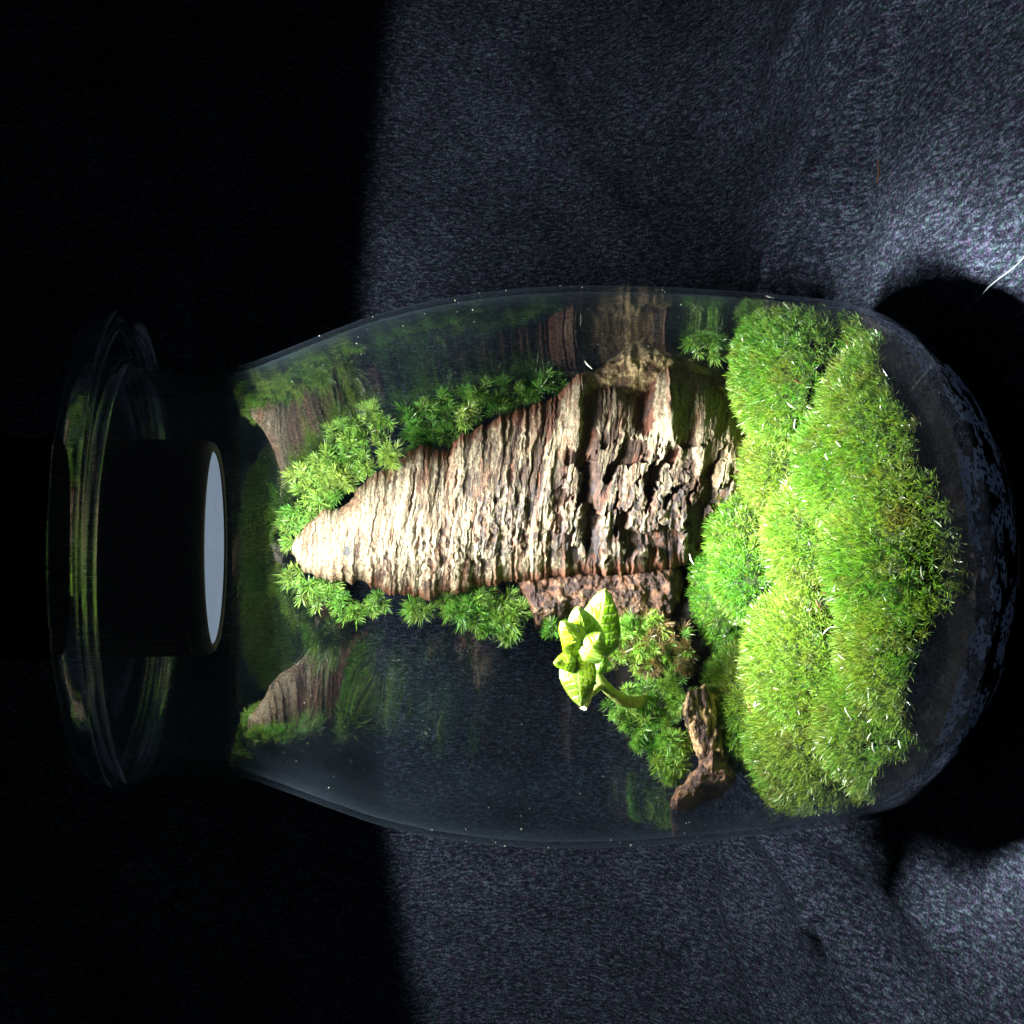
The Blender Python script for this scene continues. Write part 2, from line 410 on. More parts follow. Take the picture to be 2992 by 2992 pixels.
# pale water film with round pores pressed on the inside of the base glass
n = N('water_film')
vo = n.n('TexVoronoi', Vector=n.obj((1, 1, 1.3)), Scale=600.0, Randomness=.95)
no = n.n('TexNoise', Vector=n.obj((1, 1, 2.2)), Scale=95.0, Detail=3.0)
hole = n.math('GREATER_THAN', vo.outputs['Distance'], .40); patch = n.n('MapRange', i0=no.outputs[0], i1=.50, i2=.53).outputs[0]
b = n.n('BsdfPrincipled', Roughness=.4); b.inputs['Base Color'].default_value = (.46, .53, .66, 1)
tr = n.n('BsdfTransparent')
M['film'] = n.surf(n.n('MixShader', i0=n.math('MULTIPLY', hole, patch), i1=tr.outputs[0], i2=b.outputs[0]).outputs[0])
zf = np.linspace(.0055, .038, 36)
V, f = lathe([(float(inner_r(z)) - .0003, float(z)) for z in zf], 160)
o = mesh_np('water_film', V, [f], M['film'], origin=(0, 0, .0055)); tag(o, 'blue grey water film with dark pores behind the rounded base glass', 'water film', kind='stuff')
for px_, py_, r_ in ((1893, 1168, .0022), (1880, 1180, .0016)):
    p = W(px_, py_, -.0635); tt = np.linspace(0, np.pi, 9)
    V, f = lathe([(max(1e-5, r_ * math.sin(a)), r_ * .8 * -math.cos(a)) for a in tt], 12)
    V = V * (1 + .25 * (noise(V[:, 0] * 900, V[:, 1] * 900, V[:, 2] * 900, 4) - .5))[:, None] + p
    o = mesh_np('pebble', V, [f], M['pebble'])
    tag(o, 'orange pebble pressed against the base glass, ' + ('the larger of the two' if r_ > .002 else 'the smaller of the two'), 'pebble')

# ------------------------------------------------------------------ cork bark
UP = np.array([(548, 1036), (560, 1012), (575, 998), (600, 966), (625, 962), (650, 955), (680, 918), (720, 887), (760, 868), (775, 848), (800, 838), (822, 846), (850, 848), (865, 822), (885, 815), (920, 800), (945, 785), (970, 775), (1000, 768), (1050, 748), (1070, 728), (1090, 712), (1105, 705), (1125, 718), (1150, 712), (1165, 722), (1185, 735), (1210, 730), (1240, 695), (1262, 690), (1290, 690), (1320, 700), (1345, 715), (1370, 740), (1400, 770)])
LO = np.array([(548, 1037), (558, 1058), (570, 1076), (600, 1090), (640, 1096), (690, 1102), (740, 1124), (780, 1120), (805, 1132), (840, 1120), (870, 1122), (908, 1106), (1000, 1096), (1100, 1087), (1200, 1082), (1290, 1066), (1330, 1040), (1400, 985)])
def depth_axis(x): return .050 - .006 * sstep(560, 1400, x)
def build_bark():
    ns, nf, nb = 880, 330, 40
    xs = np.linspace(548.5, 1400, ns)
    up = np.interp(xs, UP[:, 0], UP[:, 1]); lo = np.interp(xs, LO[:, 0], LO[:, 1])
    up = up + 7 * (noise(xs / 9, 0, 0, 31) - .5) + 5 * (noise(xs / 3.5, 0, 0, 32) - .5)
    lo = lo + 9 * (noise(xs / 13, 0, 0, 33) - .5) + 7 * (noise(xs / 5, 0, 0, 34) - .5)
    e = sstep(548, 556, xs); mid = (up + lo) / 2; hw = (lo - up) / 2 * (.25 + .75 * e)
    ph = np.concatenate([np.linspace(0, np.pi, nf), np.linspace(np.pi, 2 * np.pi, nb + 2)[1:-1]])
    S, PH = np.meshgrid(xs, ph, indexing='ij')
    c = np.cos(PH); front = np.sin(PH) > 0
    c = np.where(front, 1 - 2 * np.clip(PH / np.pi, 0, 1) * 1.0, c) * .5 + .5 * c
    bf = (.004 + .010 * sstep(548, 700, xs) + .004 * sstep(1000, 1250, xs) + .005 * sstep(1180, 1400, xs))[:, None]; bb = .005
    y0 = depth_axis(S)
    dy = np.where(front, -bf * np.abs(np.sin(PH)) ** .7, bb * np.abs(np.sin(PH)) ** .6)
    # lobes along the upper flare
    PY = mid[:, None] - c * hw[:, None]
    P = W(S, PY, y0 + dy)
    px2m = .0001655
    u = (S - 548) * px2m * 1000; v = (PY - 900) * px2m * 1000      # mm
    u2 = u + .16 * (v - 8) + 1.5 * (fbm(u / 16, v / 16, 0, 3, 41) - .5) + .45 * (fbm(u / 3, v / 3.2, 0, 2, 43) - .5)
    rid = lambda q: 1 - np.abs(2 * q - 1)
    n1 = rid(noise(u2 / 3.4, v / 34, 0, 51)); n2 = rid(noise(u2 / 1.3, v / 18, 0, 52)); n3 = rid(noise(u2 / .6, v / 10, 0, 53)); n4 = noise(u2 / .28, v / 4.5, 0, 54)
    nod = fbm(u / 1.9, v / 2.4, 0, 3, 60); terr = fbm(u2 / 4.2, v / 17, 0, 3, 61)
    low = sstep(.25, -.5, c + .5 * (fbm(u / 8, v / 8, 0, 2, 62) - .5)) * sstep(560, 700, S)
    rough_amt = .45 + .75 * sstep(650, 1000, S)
    cut = lambda q, a, b: sstep(a, b, q)
    h = .35 * (n1 - .6) + .5 * (cut(n2, .05, .4) - .7) + .26 * (cut(n3, .05, .5) - .7) + .12 * (n4 - .5)
    h += .6 * rough_amt * (cut(terr, .38, .52) - .6)
    nodh = 1.1 * (cut(nod, .36, .62) - .55) + .4 * (fbm(u / .7, v / .8, 0, 2, 63) - .5)
    h = h * (1 - .15 * low) + nodh * low * .5
    # deep torn hollows on the lower right of the face
    pit = sstep(1030, 1130, S) * sstep(1400, 1330, S) * sstep(800, 900, PY) * sstep(1075, 1040, PY)
    pitn = sstep(.53, .59, fbm(u2 / 3.4, v / 6.5, 0, 4, 71) + .05 * pit)
    pitd = pit * pitn
    gr = np.exp(-((S - 1108 - .05 * (PY - 850)) / 13) ** 2) * sstep(725, 760, PY) * sstep(1080, 1000, PY)
    gr2 = np.exp(-((S - 1345 - 14 * np.sin(PY / 40)) / 15) ** 2) * sstep(840, 900, PY)
    gr3 = np.exp(-((S - 1215) / 17) ** 2) * sstep(680, 720, PY) * sstep(830, 790, PY)
    rib1 = np.exp(-((S - 1262 - .03 * (PY - 800)) / 17) ** 2) * sstep(900, 800, PY) + np.exp(-((S - 1092) / 13) ** 2) * sstep(860, 780, PY)
    rib1 += np.exp(-((S - 1180) / 18) ** 2) * sstep(800, 760, PY) * .7 + np.exp(-((S - 1325) / 10) ** 2) * sstep(960, 860, PY) * .3
    deep = np.clip(pitd + .9 * gr + .4 * gr2 + .8 * gr3, 0, 1.15)
    h = h * .92 - 3.6 * deep + 3.2 * rib1
    h = h * np.where(front, 1, .4) * sstep(548, 575, S) * .001
    nx = c * 1.0; nyv = -np.sin(PH); ln = np.sqrt(nx ** 2 + nyv ** 2)
    edgef = .35 + .65 * np.abs(np.sin(PH)) ** .5
    P[..., 0] += nx / ln * h * edgef * .7; P[..., 1] += nyv / ln * h * edgef
    P[..., 2] += (noise(u / 1.2, v / 1.2, 0, 88) - .5) * .0008
    # pigment, plus darkening by height in furrows and hollows
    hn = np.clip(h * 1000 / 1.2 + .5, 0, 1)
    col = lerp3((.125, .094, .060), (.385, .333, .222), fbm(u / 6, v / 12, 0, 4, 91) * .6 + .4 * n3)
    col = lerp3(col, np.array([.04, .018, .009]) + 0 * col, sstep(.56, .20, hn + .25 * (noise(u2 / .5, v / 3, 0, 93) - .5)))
    rust = sstep(.57, .66, fbm(u2 / 2.4, v / 9, 0, 4, 94) + .06 * (np.abs(c) > .8)) 
    col = lerp3(col, np.array([.20, .045, .016]) + 0 * col, rust * .42)
    gry = sstep(.42, .56, fbm(u / 7, v / 9, 0, 3, 95)) * sstep(800, 900, S) * sstep(860, 950, PY) * sstep(1090, 1050, PY)
    gry = np.clip(gry * sstep(.35, .6, fbm(u / .8, v / 1.4, 0, 3, 96)) * 1.3, 0, 1)
    col = lerp3(col, np.array([.035, .028, .032]) + 0 * col, gry * .85)
    fine = sstep(.56, .70, noise(u2 / .42, v / 7, 0, 97)); col = lerp3(col, np.array([.10, .05, .025]) + 0 * col, fine * .6)
    char = sstep(.55, .75, np.exp(-(((S - 640) / 26) ** 2 + ((PY - 925) / 30) ** 2)) + .5 * (noise(u, v, 0, 98) - .5)) + sstep(.5, .7, np.exp(-(((S - 656) / 11) ** 2 + ((PY - 1040) / 14) ** 2)) + .4 * (noise(u * 2, v * 2, 0, 99) - .5))
    col = lerp3(col, np.array([.05, .05, .052]) + 0 * col, np.clip(char, 0, 1))
    edge = sstep(.86, .96, np.abs(c) + .12 * (noise(u / 1.5, v / 2, 0, 101) - .5)) * sstep(640, 760, S)
    col = lerp3(col, np.array([.16, .045, .02]) + 0 * col, edge * .8)
    alg = sstep(1300, 1380, S) * sstep(980, 850, PY) * fbm(u / 3, v / 3, 0, 2, 102)
    col = lerp3(col, np.array([.36, .31, .15]) + 0 * col, alg * .7)
    br = fbm(u / .5, v / .5, 0, 2, 103); col = col * (.72 + .56 * br)[..., None]
    root = empty('cork_bark', (float(P[-1, nf // 2, 0]), .035, .05))
    tag(root, 'tall furrowed slab of tan cork bark leaning upright in the jar', 'bark')
    nv = len(ph); V = P.reshape(-1, 3); V = np.concatenate([V, P[0].mean(0)[None], P[-1].mean(0)[None]])
    i = np.arange(nv); j = (i + 1) % nv
    c0 = np.stack([j, i, np.full(nv, ns * nv)], -1); c1 = np.stack([(ns - 1) * nv + i, (ns - 1) * nv + j, np.full(nv, ns * nv + 1)], -1)
    C = np.concatenate([col.reshape(-1, 3), col[0].mean(0)[None], col[-1].mean(0)[None]])
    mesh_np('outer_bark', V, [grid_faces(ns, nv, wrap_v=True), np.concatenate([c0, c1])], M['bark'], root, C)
    return root
bark = build_bark()

def slab(name, UPc, LOc, ydep, bf, bb, ns, nv, mat, parent, colf, amp, seed, aniso=1.0, origin=None):
    """an irregular chunk between two outlines, with real thickness"""
    UPc, LOc = np.array(UPc, float), np.array(LOc, float)
    xs = np.linspace(UPc[0, 0], UPc[-1, 0], ns)
    up = np.interp(xs, UPc[:, 0], UPc[:, 1]); lo = np.interp(xs, LOc[:, 0], LOc[:, 1])
    tt = (xs - xs[0]) / (xs[-1] - xs[0]); e = np.clip(4 * np.minimum(tt, 1 - tt) * 3, 0, 1) ** .5
    up += 8 * (noise(xs / 7, 0, 0, seed) - .5); lo += 8 * (noise(xs / 7, 0, 0, seed + 1) - .5)
    mid = (up + lo) / 2; hw = np.maximum((lo - up) / 2, 1) * (.5 + .5 * e)
    ph = np.linspace(0, 2 * np.pi, nv, endpoint=False); S, PH = np.meshgrid(xs, ph, indexing='ij')
    c = np.cos(PH); s = np.sin(PH)
    yd = ydep(S) if callable(ydep) else np.full(S.shape, ydep)
    dy = np.where(s > 0, -bf, bb) * np.abs(s) ** .75 * e[:, None]
    PY = mid[:, None] - c * hw[:, None]; P = W(S, PY, yd + dy)
    q = P * 1000
    h = (fbm(q[..., 0] / 4, q[..., 1] / 4 + 7, q[..., 2] / (4 * aniso), 5, seed + 3) - .5) * 2
    h += .5 * (fbm(q[..., 0] / 1.2, q[..., 1] / 1.2, q[..., 2] / (1.2 * aniso), 3, seed + 4) - .5)
    P[..., 0] += c * h * amp; P[..., 1] -= s * h * amp; P[..., 2] += (noise(q[..., 0], q[..., 1], q[..., 2], seed + 5) - .5) * amp * .6
    col = colf(q, h)
    V = np.concatenate([P.reshape(-1, 3), P[0].mean(0)[None], P[-1].mean(0)[None]])
    C = np.concatenate([col.reshape(-1, 3), col[0].mean(0)[None], col[-1].mean(0)[None]])
    i = np.arange(nv); j = (i + 1) % nv
    c0 = np.stack([j, i, np.full(nv, ns * nv)], -1); c1 = np.stack([(ns - 1) * nv + i, (ns - 1) * nv + j, np.full(nv, ns * nv + 1)], -1)
    return mesh_np(name, V, [grid_faces(ns, nv, wrap_v=True), np.concatenate([c0, c1])], mat, parent, C)
def col_red(q, h):
    a = fbm(q[..., 0] / 2, q[..., 1] / 2, q[..., 2] / 2, 4, 201)
    col = lerp3((.035, .010, .006), (.17, .075, .035), sstep(.42, .68, a))
    return lerp3(col, np.array([.34, .23, .12]) + 0 * col, sstep(.1, .5, h) * sstep(.5, .6, fbm(q[..., 0] / 1.1, q[..., 1], q[..., 2] / 1.1, 2, 202)) * .8)
def col_tan(q, h):
    a = fbm(q[..., 0] / 2, q[..., 1] / 2, q[..., 2] / 5, 4, 211)
    return lerp3((.14, .07, .03), (.60, .44, .22), sstep(.35, .62, a + .15 * h))
slab('inner_bark', [(975, 1085), (1100, 1070), (1200, 1060), (1290, 1060)], [(975, 1102), (1000, 1150), (1012, 1186), (1060, 1184), (1075, 1160), (1120, 1188), (1200, 1186), (1260, 1176), (1290, 1160)],
     lambda S: depth_axis(S) + .006, .010, .004, 300, 180, M['rough_wood'], bark, col_red, .0016, 300)
slab('flared_edge', [(1060, 742), (1100, 704), (1140, 690), (1180, 660), (1212, 640), (1245, 644), (1280, 662), (1330, 678), (1360, 690), (1400, 720)],
     [(1060, 760), (1100, 760), (1180, 800), (1300, 820), (1400, 830)],
     lambda S: depth_axis(S) + .003, .009, .003, 260, 160, M['rough_wood'], bark, col_tan, .0011, 320)
slab('hollow_lining', [(1075, 734), (1130, 696), (1180, 676), (1240, 672), (1290, 676), (1340, 690), (1400, 740)], [(1075, 760), (1180, 800), (1300, 820), (1400, 830)],
     lambda S: depth_axis(S) + .002, .005, .003, 220, 120, M['rough_wood'], bark, col_red, .0010, 340)

# ------------------------------------------------------------------ driftwood twig
tw = slab('driftwood_twig', [(1288, 1330), (1300, 1300), (1330, 1295), (1350, 1310), (1372, 1440), (1385, 1452)], [(1288, 1345), (1305, 1400), (1330, 1470), (1345, 1480), (1372, 1490), (1385, 1470)],
     lambda S: .019, .0068, .006, 200, 140, M['rough_wood'], None, lambda q, h: lerp3((.05, .022, .014), (.66, .42, .22), sstep(.40, .62, fbm(q[..., 0] / 3, q[..., 1] / 3, q[..., 2] / 1.2, 4, 401) + .1 * h)), .0014, 400)
tag(tw, 'dark knobbly stick with tan bark lying between the moss patches', 'stick')
tw2 = slab('driftwood_chunk', [(1266, 1506), (1290, 1478), (1320, 1440), (1345, 1415), (1362, 1440), (1388, 1462)], [(1266, 1530), (1300, 1526), (1340, 1512), (1362, 1500), (1376, 1484), (1388, 1470)],
     lambda S: .010, .008, .008, 200, 150, M['rough_wood'], None, lambda q, h: lerp3(lerp3((.06, .02, .012), (.80, .42, .22), sstep(.36, .6, fbm(q[..., 0] / 3, q[..., 1] / 3, q[..., 2] / 3, 4, 411) + .12 * h)), (.05, .02, .014), sstep(-.058, -.066, q[..., 0] / 1000) * .7), .0014, 420)
tag(tw2, 'orange brown broken end of wood beside the lower jar wall', 'wood')

# ------------------------------------------------------------------ moss
def shoots(P, A, n_leaf, L, Wd, stem, c0, c1, spread=(.15, 1.35), jit=.25):
    """P points, A axes -> leaves"""
    n = len(P); m = n_leaf
    k = np.tile(np.arange(m), n); si = np.repeat(np.arange(n), m); f = (k + rng.random(n * m)) / m      # 0 low .. 1 top
    a = A[si] / np.linalg.norm(A[si], axis=1)[:, None]
    ref = np.where(np.abs(a[:, :1]) < .8, [[1.0, 0, 0]], [[0, 1.0, 0]]); e1 = np.cross(a, ref); e1 /= np.linalg.norm(e1, axis=1)[:, None]; e2 = np.cross(a, e1)
    az = k * 2.39996 + rng.normal(0, .3, n * m) + si * 1.7
    th = spread[0] + (spread[1] - spread[0]) * (1 - f) ** .8 + rng.normal(0, .12, n * m)
    lat = e1 * np.cos(az)[:, None] + e2 * np.sin(az)[:, None]
    D = a * np.cos(th)[:, None] + lat * np.sin(th)[:, None]
    base = P[si] + a * (stem[si] * (f * 1.0 - .3))[:, None]
    LL = L[si] * rng.uniform(.7, 1.15, n * m) * (.75 + .25 * np.sin(np.pi * f)); WW = Wd * rng.uniform(.75, 1.25, n * m)
    bend = -lat * 0 + a * rng.uniform(.0, .35, n * m)[:, None] + rng.normal(0, jit * .5, (n * m, 3))
    br = rng.uniform(.7, 1.25, n * m)[:, None]
    hue = rng.normal(0, .06, n * m)[:, None] * [1, .1, 0]
    pale = (rng.random(n * m) < .018)[:, None]
    cc1 = np.where(pale, np.array([.62, .72, .42]), c1[si] * br + hue)
    dead = (rng.random(n * m) < .012)[:, None]
    cc1 = np.where(dead, np.array([.25, .13, .04]), cc1)
    return blades(base, D, LL, WW, c0[si] * br, np.clip(cc1, .01, 1), bend)

# moss lawn: cushions given by centre (on the 1932 px view, at lawn height), radius in metres and rise
LOBES = [
    (1455, 655, .024, .0105, 'bright green moss cushion beside the upper wall of the jar', (0.0, 0)),
    (1640, 745, .024, .008, 'pale green moss cushion against the front glass below the upper cushion', (.1, 0)),
    (1425, 890, .014, .006, 'small tufty moss cushion at the foot of the cork bark', (.25, .25)),
    (1545, 880, .018, .008, 'rounded moss cushion in the middle just in front of the bark foot', (.05, 0)),
    (1690, 895, .018, .007, 'moss cushion with a brown patch at the front glass', (.25, .3)),
    (1480, 1020, .017, .007, 'yellow green moss cushion right of the small tufty one', (.25, .05)),
    (1610, 1055, .021, .009, 'broad domed moss cushion at the centre of the moss lawn', (.12, 0)),
    (1352, 1110, .024, .0125, 'deep green velvety moss cushion between bark and stem of the plant', (-.5, 0)),
    (1480, 1265, .025, .011, 'large yellow green moss cushion in front of the stick', (.45, 0)),
    (1640, 1235, .022, .008, 'light green moss cushion sloping to the front glass beside the large one', (.35, 0)),
    (1475, 1430, .022, .010, 'bushy pale green moss cushion next to the broken wood end', (.5, .02)),
    (1745, 1030, .013, .004, 'dim brownish moss tuft low down at the front glass', (.3, .8)),
    (1585, 1400, .018, .007, 'soft moss cushion at the lower side of the lawn by the front glass', (.35, 0)),
    (1400, 1335, .020, .0125, 'tall moss cushion right beside the dark stick', (.3, 0)),
    (1398, 1425, .016, .0105, 'short moss cushion between the stick end and the lower jar wall', (.45, 0)),
    (1392, 1005, .014, .0105, 'narrow moss ridge at the lower corner of the bark foot', (.15, 0)),
    (1412, 1090, .014, .0120, 'dark green moss cushion filling the dip between the velvety cushion and the broad dome', (-.2, 0)),
]
BL = np.array([(545, 1385), (600, 1375), (700, 1368), (800, 1385), (900, 1380), (950, 1352), (1000, 1342), (1040, 1300), (1080, 1280), (1150, 1276), (1200, 1295), (1250, 1332), (1330, 1348), (1400, 1365), (1470, 1385), (1530, 1450)])
lc = [Wz(a, b, .053) for a, b, *_ in LOBES]; LX = np.array([p[0] for p in lc]) if np.ndim(lc[0]) == 1 else np.array([p.ravel()[0] for p in lc]); LY = np.array([np.ravel(p)[1] for p in lc])
LR = np.array([l[2] for l in LOBES]); LH = np.array([l[3] for l in LOBES]) * 1.35
rl = np.hypot(LX, LY); kk = np.minimum(1, .060 / rl); LX, LY = LX * kk, LY * kk
def lawn(x, y):
    x = np.asarray(x); y = np.asarray(y)
    d = np.hypot(x[..., None] - LX, y[..., None] - LY) / LR
    hgt = LH * np.sqrt(np.clip(1 - (d * .95) ** 2, 0, 1)) - .004 * np.clip(d - 1, 0, 1)
    idx = hgt.argmax(-1); h = hgt.max(-1)
    rr = np.hypot(x, y)
    z = .0450 + .065 * np.clip(y, -.08, .03) + h - .0035 * sstep(.062, .077, rr) * sstep(.02, -.03, y)
    return z, idx
def build_lawn():
    sp_ = .00135; g = np.arange(-.079, .079, sp_)
    X, Y = np.meshgrid(g, g); X = X.ravel() + rng.uniform(-.5, .5, X.size) * sp_; Y = Y.ravel() + rng.uniform(-.5, .5, Y.size) * sp_
    Z, idx = lawn(X, Y); m = np.hypot(X, Y) < inner_r(Z) - .0016 - (.0022 + .0025 * sstep(-.03, -.06, Y)) * 1.3 * noise(X * 110, Y * 110, 0, 77) * sstep(-.01, -.045, Y); X, Y, Z, idx = X[m], Y[m], Z[m], idx[m]
    px, py = proj(np.stack([X, Y, Z], -1))
    m = (px > np.interp(py, BL[:, 0], BL[:, 1]) - 2 + 14 * (noise(px / 20, py / 20, 0, 7) - .5))
    m &= ~((Y > .026 + .010 * (X < .014)) & (X > .000) & (X < .05)) & ~((X < -.004) & (Y > .042))
    X, Y, Z, idx = X[m], Y[m], Z[m], idx[m]; e = .0008
    gx = (lawn(X + e, Y)[0] - lawn(X - e, Y)[0]) / (2 * e); gy = (lawn(X, Y + e)[0] - lawn(X, Y - e)[0]) / (2 * e)
    Nn = np.stack([-np.clip(gx, -2, 2), -np.clip(gy, -2, 2), np.ones_like(gx)], -1)
    rr = np.hypot(X, Y)
    P = np.stack([X, Y, Z], -1) + rng.normal(0, .0004, (len(X), 3))
    A = Nn + rng.normal(0, .28, Nn.shape); A[:, :2] *= 1 - .7 * sstep(.066, .077, rr)[:, None]
    for q, (a, b, r, h, lab, (yel, brn)) in enumerate(LOBES):
        s = np.where(idx == q)[0]
        if len(s) < 5: continue
        Pq, Aq = P[s], A[s]
        nz = fbm(Pq[:, 0] * 90, Pq[:, 1] * 90, 0, 3, 500); nz2 = fbm(Pq[:, 0] * 220, Pq[:, 1] * 300, 0, 2, 501)
        yy = np.clip(.35 + yel * .8 + 1.2 * (nz - .5), 0, 1)
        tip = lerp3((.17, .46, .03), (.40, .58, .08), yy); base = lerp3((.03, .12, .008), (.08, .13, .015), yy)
        bb = np.clip(sstep(.60, .72, nz2) * .6 + brn * sstep(.35, .65, nz2 + .2 * brn), 0, 1)
        tip = lerp3(tip, (.26, .17, .05), bb * .8); tip *= (.8 + .45 * nz2)[:, None]
        L = rng.uniform(.0019, .0034, len(s)) * (1 if q != 7 else .75)
        root = empty('moss_cushion', (float(Pq[:, 0].mean()), float(Pq[:, 1].mean()), float(Pq[:, 2].min() - .004)))
        tag(root, lab, 'moss', 'moss cushions of the lawn')
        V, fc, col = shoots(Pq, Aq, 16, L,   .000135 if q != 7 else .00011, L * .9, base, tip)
        V, col = clampjar(V, col)
        fo = mesh_np('foliage', V, fc, M['moss'], root, col); fo['kind'] = 'stuff'
        # the matted turf under the leaves
        th = np.linspace(0, 2 * np.pi, 40, endpoint=False); vs = [[LX[q], LY[q]]]; 
        T, Q = np.meshgrid(th, np.linspace(.04, .80, 12)); xx = LX[q] + LR[q] * Q * np.cos(T); yv = LY[q] + LR[q] * Q * np.sin(T)
        lim = np.minimum(1, .0655 / np.maximum(np.hypot(xx, yv), 1e-6)); xx, yv = xx * lim, yv * lim
        zz, _ = lawn(xx, yv); zz = zz - .0016 - .004 * sstep(.6, .92, Q); p1, p2 = proj(np.stack([xx, yv, zz], -1).reshape(-1, 3))
        bad = (p1 < np.interp(p2, BL[:, 0], BL[:, 1]) + 12).reshape(zz.shape); zz = np.where(bad, zz - .012, zz)
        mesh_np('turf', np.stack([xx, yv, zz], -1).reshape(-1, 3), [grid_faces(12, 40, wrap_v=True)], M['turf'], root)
def clampjar(V, col):
    r = np.hypot(V[:, 0], V[:, 1]); R = inner_r(np.clip(V[:, 2], .005, .24)) - .0004
    s = np.minimum(1, R / np.maximum(r, 1e-6)); V = V.copy(); V[:, 0] *= s; V[:, 1] *= s
    return V, col
M['turf'] = principled('moss_turf', col=(.025, .045, .008), rough=.9, bump=(900, 1, .001, (1, 1, 1)))
build_lawn()

def tuft(label, centres, yfun, n_per, rad, L=(.0019, .0045), yel=.3, tiltout=1.0, leaves=42, wd=.00012, brn=0.0, cat='moss', group=None, axis_c=None, face=.9):
    C = np.array(centres, float); P, A = [], []
    for (x, y, *rest) in C.tolist():
        rpx = rest[0] if rest else rad
        for _ in range(n_per):
            a = rng.uniform(0, 2 * np.pi); q = rpx * math.sqrt(rng.random()); dx, dy = q * math.cos(a), q * math.sin(a)
            rel = q / rpx; yy = yfun(x) - (1 - rel ** 2) * .0035 + rng.normal(0, .0008)
            P.append(W(np.array(x + dx), np.array(y + dy), yy).ravel())
            ax = np.array([-dy, 0, -dx]) / rpx * tiltout * .9 + np.array([0, -face, .25]) + rng.normal(0, .25, 3)
            A.append(ax)
    P, A = np.array(P), np.array(A)
    nz = fbm(P[:, 0] * 200, P[:, 2] * 200, 0, 2, 600); yy = np.clip(yel + 1.2 * (nz - .5), 0, 1)
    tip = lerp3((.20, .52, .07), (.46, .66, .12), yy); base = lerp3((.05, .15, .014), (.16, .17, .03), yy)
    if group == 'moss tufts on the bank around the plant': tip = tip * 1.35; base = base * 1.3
    if brn: 
        bb = (rng.random(len(P)) < brn).astype(float); tip = lerp3(tip, (.34, .23, .09), bb); base = lerp3(base, (.15, .08, .03), bb)
    LL = rng.uniform(*L, len(P))
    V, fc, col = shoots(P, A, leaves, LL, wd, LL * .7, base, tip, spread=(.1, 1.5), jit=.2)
    V, col = clampjar(V, col)
    root = empty('moss_tuft', (float(P[:, 0].mean()), float(P[:, 1].mean()), float(P[:, 2].min())))
    tag(root, label, cat, group); fo = mesh_np('foliage', V, fc, M['moss'], root, col); fo['kind'] = 'stuff'
    return root
G = 'moss tufts growing along the cork bark'
da = lambda x: depth_axis(x) + .004
tuft('bright star moss tuft behind the very tip of the bark', [(552, 990, 14), (560, 962, 16), (575, 935, 14), (556, 1015, 12), (590, 975, 14), (605, 945, 16), (632, 932, 16)], da, 7, 16, group=G, yel=.35)
tuft('yellow green star moss tuft on the shoulder just below the bark tip', [(570, 895, 16), (590, 880, 16), (612, 868, 18), (625, 890, 16), (585, 910, 14), (615, 905, 14), (645, 905, 14)], da, 7, 18, group=G, yel=.75)
tuft('large star moss tuft leaning out above the upper bark edge', [(640, 812, 20), (670, 795, 20), (700, 775, 18), (725, 790, 16), (695, 825, 22), (660, 845, 22), (640, 862, 20), (715, 840, 18), (690, 868, 16), (660, 900, 12), (690, 892, 12), (735, 850, 12)], da, 8, 20, group=G, yel=.4)
tuft('small single moss star against the upper bark edge', [(738, 858, 14), (748, 868, 10)], lambda x: depth_axis(x) - .006, 6, 14, group=G, yel=.4)
tuft('deep green moss tuft in the middle of the upper bark edge', [(780, 780, 18), (805, 770, 20), (835, 755, 18), (850, 785, 20), (815, 805, 20), (790, 820, 14), (775, 805, 14), (820, 828, 14), (785, 836, 12), (800, 825, 12), (850, 820, 14)], lambda x: depth_axis(x) + .007, 8, 20, group=G, yel=.05)
tuft('light yellow moss star overlapping the bark edge', [(868, 790, 14), (880, 778, 10)], lambda x: depth_axis(x) - .004, 6, 14, group=G, yel=.8)
tuft('broad dark green moss tuft beside the flared bark edge', [(890, 745, 16), (915, 738, 18), (945, 735, 18), (975, 738, 20), (1005, 725, 18), (1035, 705, 16), (1020, 735, 20), (985, 760, 20), (940, 765, 20), (900, 770, 18), (1050, 725, 12)], lambda x: depth_axis(x) + .007, 7, 18, group=G, yel=.12)
tuft('hanging moss fringe on the lower side of the bark tip', [(560, 1085, 16), (580, 1110, 18), (610, 1130, 20), (640, 1140, 20), (665, 1155, 18), (695, 1150, 18), (715, 1135, 14), (625, 1110, 18)], da, 8, 18, group=G, yel=.4)
tuft('small hanging moss star below the bark', [(785, 1145, 14), (795, 1155, 12)], da, 6, 14, group=G, yel=.35, L=(.0038, .005))
tuft('fan of long hanging moss halfway down the lower bark side', [(850, 1145, 18), (875, 1150, 18), (905, 1160, 20), (935, 1170, 18), (960, 1170, 18), (900, 1130, 20), (940, 1135, 20), (975, 1155, 16), (925, 1190, 12), (965, 1190, 12)], da, 8, 18, group=G, yel=.25, L=(.0036, .0052))
tuft('dim moss patch behind the leafy plant', [(1045, 1185, 16), (1070, 1200, 14)], lambda x: .046, 7, 14, group=G, yel=.1)
tuft('spiky moss tuft above the upper cushion near the jar wall', [(1330, 620, 14), (1345, 632, 14), (1312, 648, 14), (1340, 655, 16)], lambda x: .034, 7, 14, yel=.2, L=(.0034, .0048))
B = 'moss tufts on the bank around the plant'
bk = lambda x: .046 - .00006 * (x - 1150)
bk2 = lambda x: .040 - .00006 * (x - 1150)
bk3 = lambda x: .026
tuft('olive moss tuft between the plant and the inner bark', [(1170, 1190, 18), (1200, 1180, 18), (1180, 1225, 20), (1215, 1215, 18), (1240, 1175, 16), (1160, 1240, 14), (1200, 1245, 18), (1232, 1232, 18)], bk, 10, 18, yel=.5, group=B, brn=.15)
